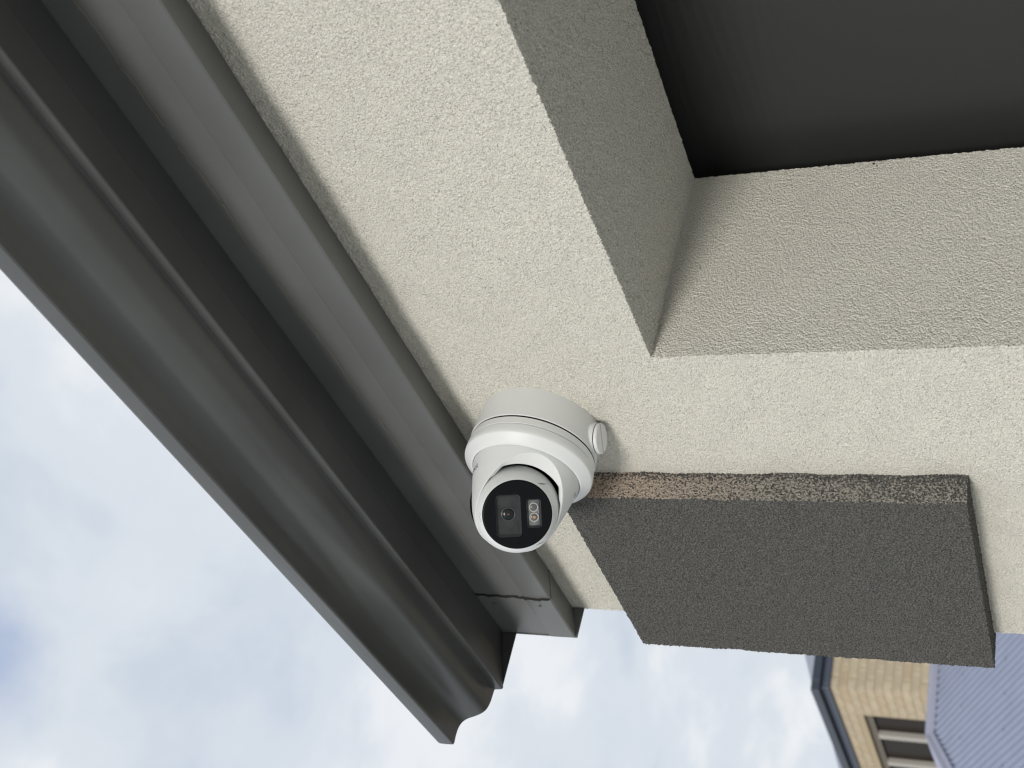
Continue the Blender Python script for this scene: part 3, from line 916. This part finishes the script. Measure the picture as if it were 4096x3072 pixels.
# hip roof of the brick house
ex, ey, ez = NX + 0.02, NY - 0.02, WT + 0.165
p_ = math.tan(RAD(22.5)); L_ = 3.9
rf = MB()
rf.add([(ex, ey, ez), (-20.2, ey, ez), (-20.2 + L_, ey + L_, ez + L_ * p_), (ex - L_, ey + L_, ez + L_ * p_), (ex, 14.2, ez), (ex - L_, 14.2 - L_, ez + L_ * p_), (-20.2, 14.2, ez)],
       [(0, 3, 2, 1), (0, 4, 5, 3), (2, 3, 5), (4, 6, 5), (1, 2, 5, 6)])
rf.obj('roof', M['rooftop'], nb)
uz, ux = 4.15, -21.6
uf = MB(); ur = (5.38 - uz) / p_
uf.add([(ux, 10.9 - ur, uz), (ux, 10.9 + ur, uz), (ux - ur, 10.9, 5.38), (-38.0, 10.9, 5.38), (-38.0, 10.9 - ur, uz), (-38.0, 10.9 + ur, uz)],
       [(0, 1, 2), (0, 2, 3, 4), (1, 5, 3, 2), (3, 5, 4)])
uf.box(-38.0, ux - 0.3, 10.9 - ur + 0.3, 10.9 + ur - 0.3, 2.6, uz)
uf.obj('upper_roof', M['rooftop'], nb)

# ------------------------------------------------------------------ lower hip roof in front of it
lr = empty('corrugated_roof_building', (-9.8, 5.3, -EYE), 'single storey building under a blue-grey corrugated hip roof beside the brick house', 'house')
RXX, RYY, RZ = -11.745, 5.13, 1.585          # ridge end
PIT = RAD(24.5); tp = math.tan(PIT); RUN = 2.75
per, amp_ = 0.076, 0.0085
def z_east(x): return RZ - (x - RXX) * tp
def sheet_east(y0, y1):
    n = int((y1 - y0) / per * 8)
    b = MB(); vs = []
    for i in range(n + 1):
        y = y0 + (y1 - y0) * i / n
        xt = RXX + max(0.0, RYY - y) + 0.03
        xb = RXX + RUN
        if xt > xb - 0.02: xt = xb - 0.02
        dzz = amp_ * math.cos(2 * math.pi * y / per)
        for x in (xt, xb): vs.append((x, y, z_east(x) + dzz))
    return vs, [(2 * i, 2 * i + 1, 2 * i + 3, 2 * i + 2) for i in range(n)]
def sheet_south(x0, x1):
    n = int((x1 - x0) / per * 8); vs = []
    for i in range(n + 1):
        x = x0 + (x1 - x0) * i / n
        yt = RYY - abs(x - RXX) - 0.03
        yb = RYY - RUN
        if yt < yb + 0.02: yt = yb + 0.02
        dzz = amp_ * math.cos(2 * math.pi * x / per)
        for y in (yt, yb): vs.append((x, y, RZ - (RYY - y) * tp + dzz))
    return vs, [(2 * i, 2 * i + 3 - 1, 2 * i + 3, 2 * i + 1) for i in range(n)]
y = RYY - RUN + 0.02
while y < 9.0:
    v, f = sheet_east(y, y + 0.768)
    obj('roof_sheet', v, f, M['blue_steel'], lr, smooth=True); y += 0.762
x = RXX - RUN
while x < RXX + RUN - 0.05:
    v, f = sheet_south(x, min(x + 0.768, RXX + RUN))
    obj('roof_sheet', v, f, M['blue_steel'], lr, smooth=True); x += 0.762
# plain back slope to close the roof
MB().add([(RXX, RYY, RZ), (RXX, 9.1, RZ), (RXX - RUN, 9.1, RZ - RUN * tp), (RXX - RUN, RYY - RUN, RZ - RUN * tp)], [(0, 1, 2, 3)]).obj('roof_back', M['blue_steel'], lr)
# ridge and hip cappings, folded strips with a raised roll
def capping(p0, p1, wdir_l, wdir_r, w, name, roll=0.018):
    p0, p1 = np.array(p0, float), np.array(p1, float)
    up_ = np.array([0, 0, 1.0])
    sec = []
    for s, wd in ((1, wdir_l), (-1, wdir_r)):
        wd = np.array(wd, float)
        pts = [wd * w - up_ * 0.006, wd * w + up_ * 0.010, wd * (w * 0.35) + up_ * 0.014, wd * (w * 0.22) + up_ * (roll + 0.010)]
        sec.append(pts)
    pr = sec[0] + [up_ * (roll + 0.022)] + sec[1][::-1]
    n = len(pr)
    vv = [p0 + q for q in pr] + [p1 + q for q in pr]
    return obj(name, vv, [(i, i + 1, n + i + 1, n + i) for i in range(n - 1)], M['cap_steel'], lr, smooth=False)
dn_e = np.array([math.cos(PIT), 0, -math.sin(PIT)]); dn_s = np.array([0, -math.cos(PIT), -math.sin(PIT)]); dn_w = np.array([-math.cos(PIT), 0, -math.sin(PIT)])
capping((RXX, RYY - 0.02, RZ + 0.012), (RXX, 9.1, RZ + 0.012), dn_e, dn_w, 0.125, 'ridge_cap')
capping((RXX, RYY, RZ + 0.014), (RXX + RUN, RYY - RUN, RZ - RUN * tp + 0.014), dn_e, dn_s, 0.11, 'hip_cap')
capping((RXX, RYY, RZ + 0.014), (RXX - RUN, RYY - RUN, RZ - RUN * tp + 0.014), dn_w, dn_s, 0.11, 'hip_cap')
# roofing screws with washers, set on the crests in rows
ns = 0
scr = MB()
v, f = [], []
for h, r in ((0, .013), (.003, .013), (.0035, .008), (.010, .007)):
    for i in range(8):
        a = i * math.pi / 4; v.append((r * math.cos(a), r * math.sin(a), h))
for j in range(3):
    for i in range(8): f.append((j * 8 + i, j * 8 + (i + 1) % 8, (j + 1) * 8 + (i + 1) % 8, (j + 1) * 8 + i))
f.append(tuple(range(24, 32)))
sm = bpy.data.meshes.new('roof_screw'); sm.from_pydata(v, [], f); sm.update(); sm.materials.append(M['screw'])
for row, x in enumerate((RXX + 0.78, RXX + 1.72, RXX + 2.62)):
    kk = int(3.0 / per)
    for i in range(kk, int(7.6 / per), 4):
        yy = i * per
        if RXX + max(0, RYY - yy) + 0.15 > x: continue
        o = bpy.data.objects.new('roof_screw', sm); C.objects.link(o); o.parent = lr
        o.location = Vector((x, yy, z_east(x) + amp_)) - Vector(ORIGIN[lr]); o.rotation_euler = (0, PIT, 0)
# eaves gutter and walls under the lower roof
eb = RZ - RUN * tp
b = MB(); b.box(RXX + RUN, RXX + RUN + 0.11, RYY - RUN - 0.11, 9.1, eb - 0.10, eb - 0.012); b.box(RXX - RUN, RXX + RUN, RYY - RUN - 0.11, RYY - RUN, eb - 0.10, eb - 0.012)
b.obj('gutter', M['cap_steel'], lr)
MB().box(RXX - RUN + 0.4, RXX + RUN - 0.4, RYY - RUN + 0.4, RYY + 0.35, -EYE, eb + 0.05).box(NX + 0.02, RXX + RUN - 0.4, RYY + 0.35, 9.0, -EYE, eb + 0.05).obj('wall', M['brick'], lr)
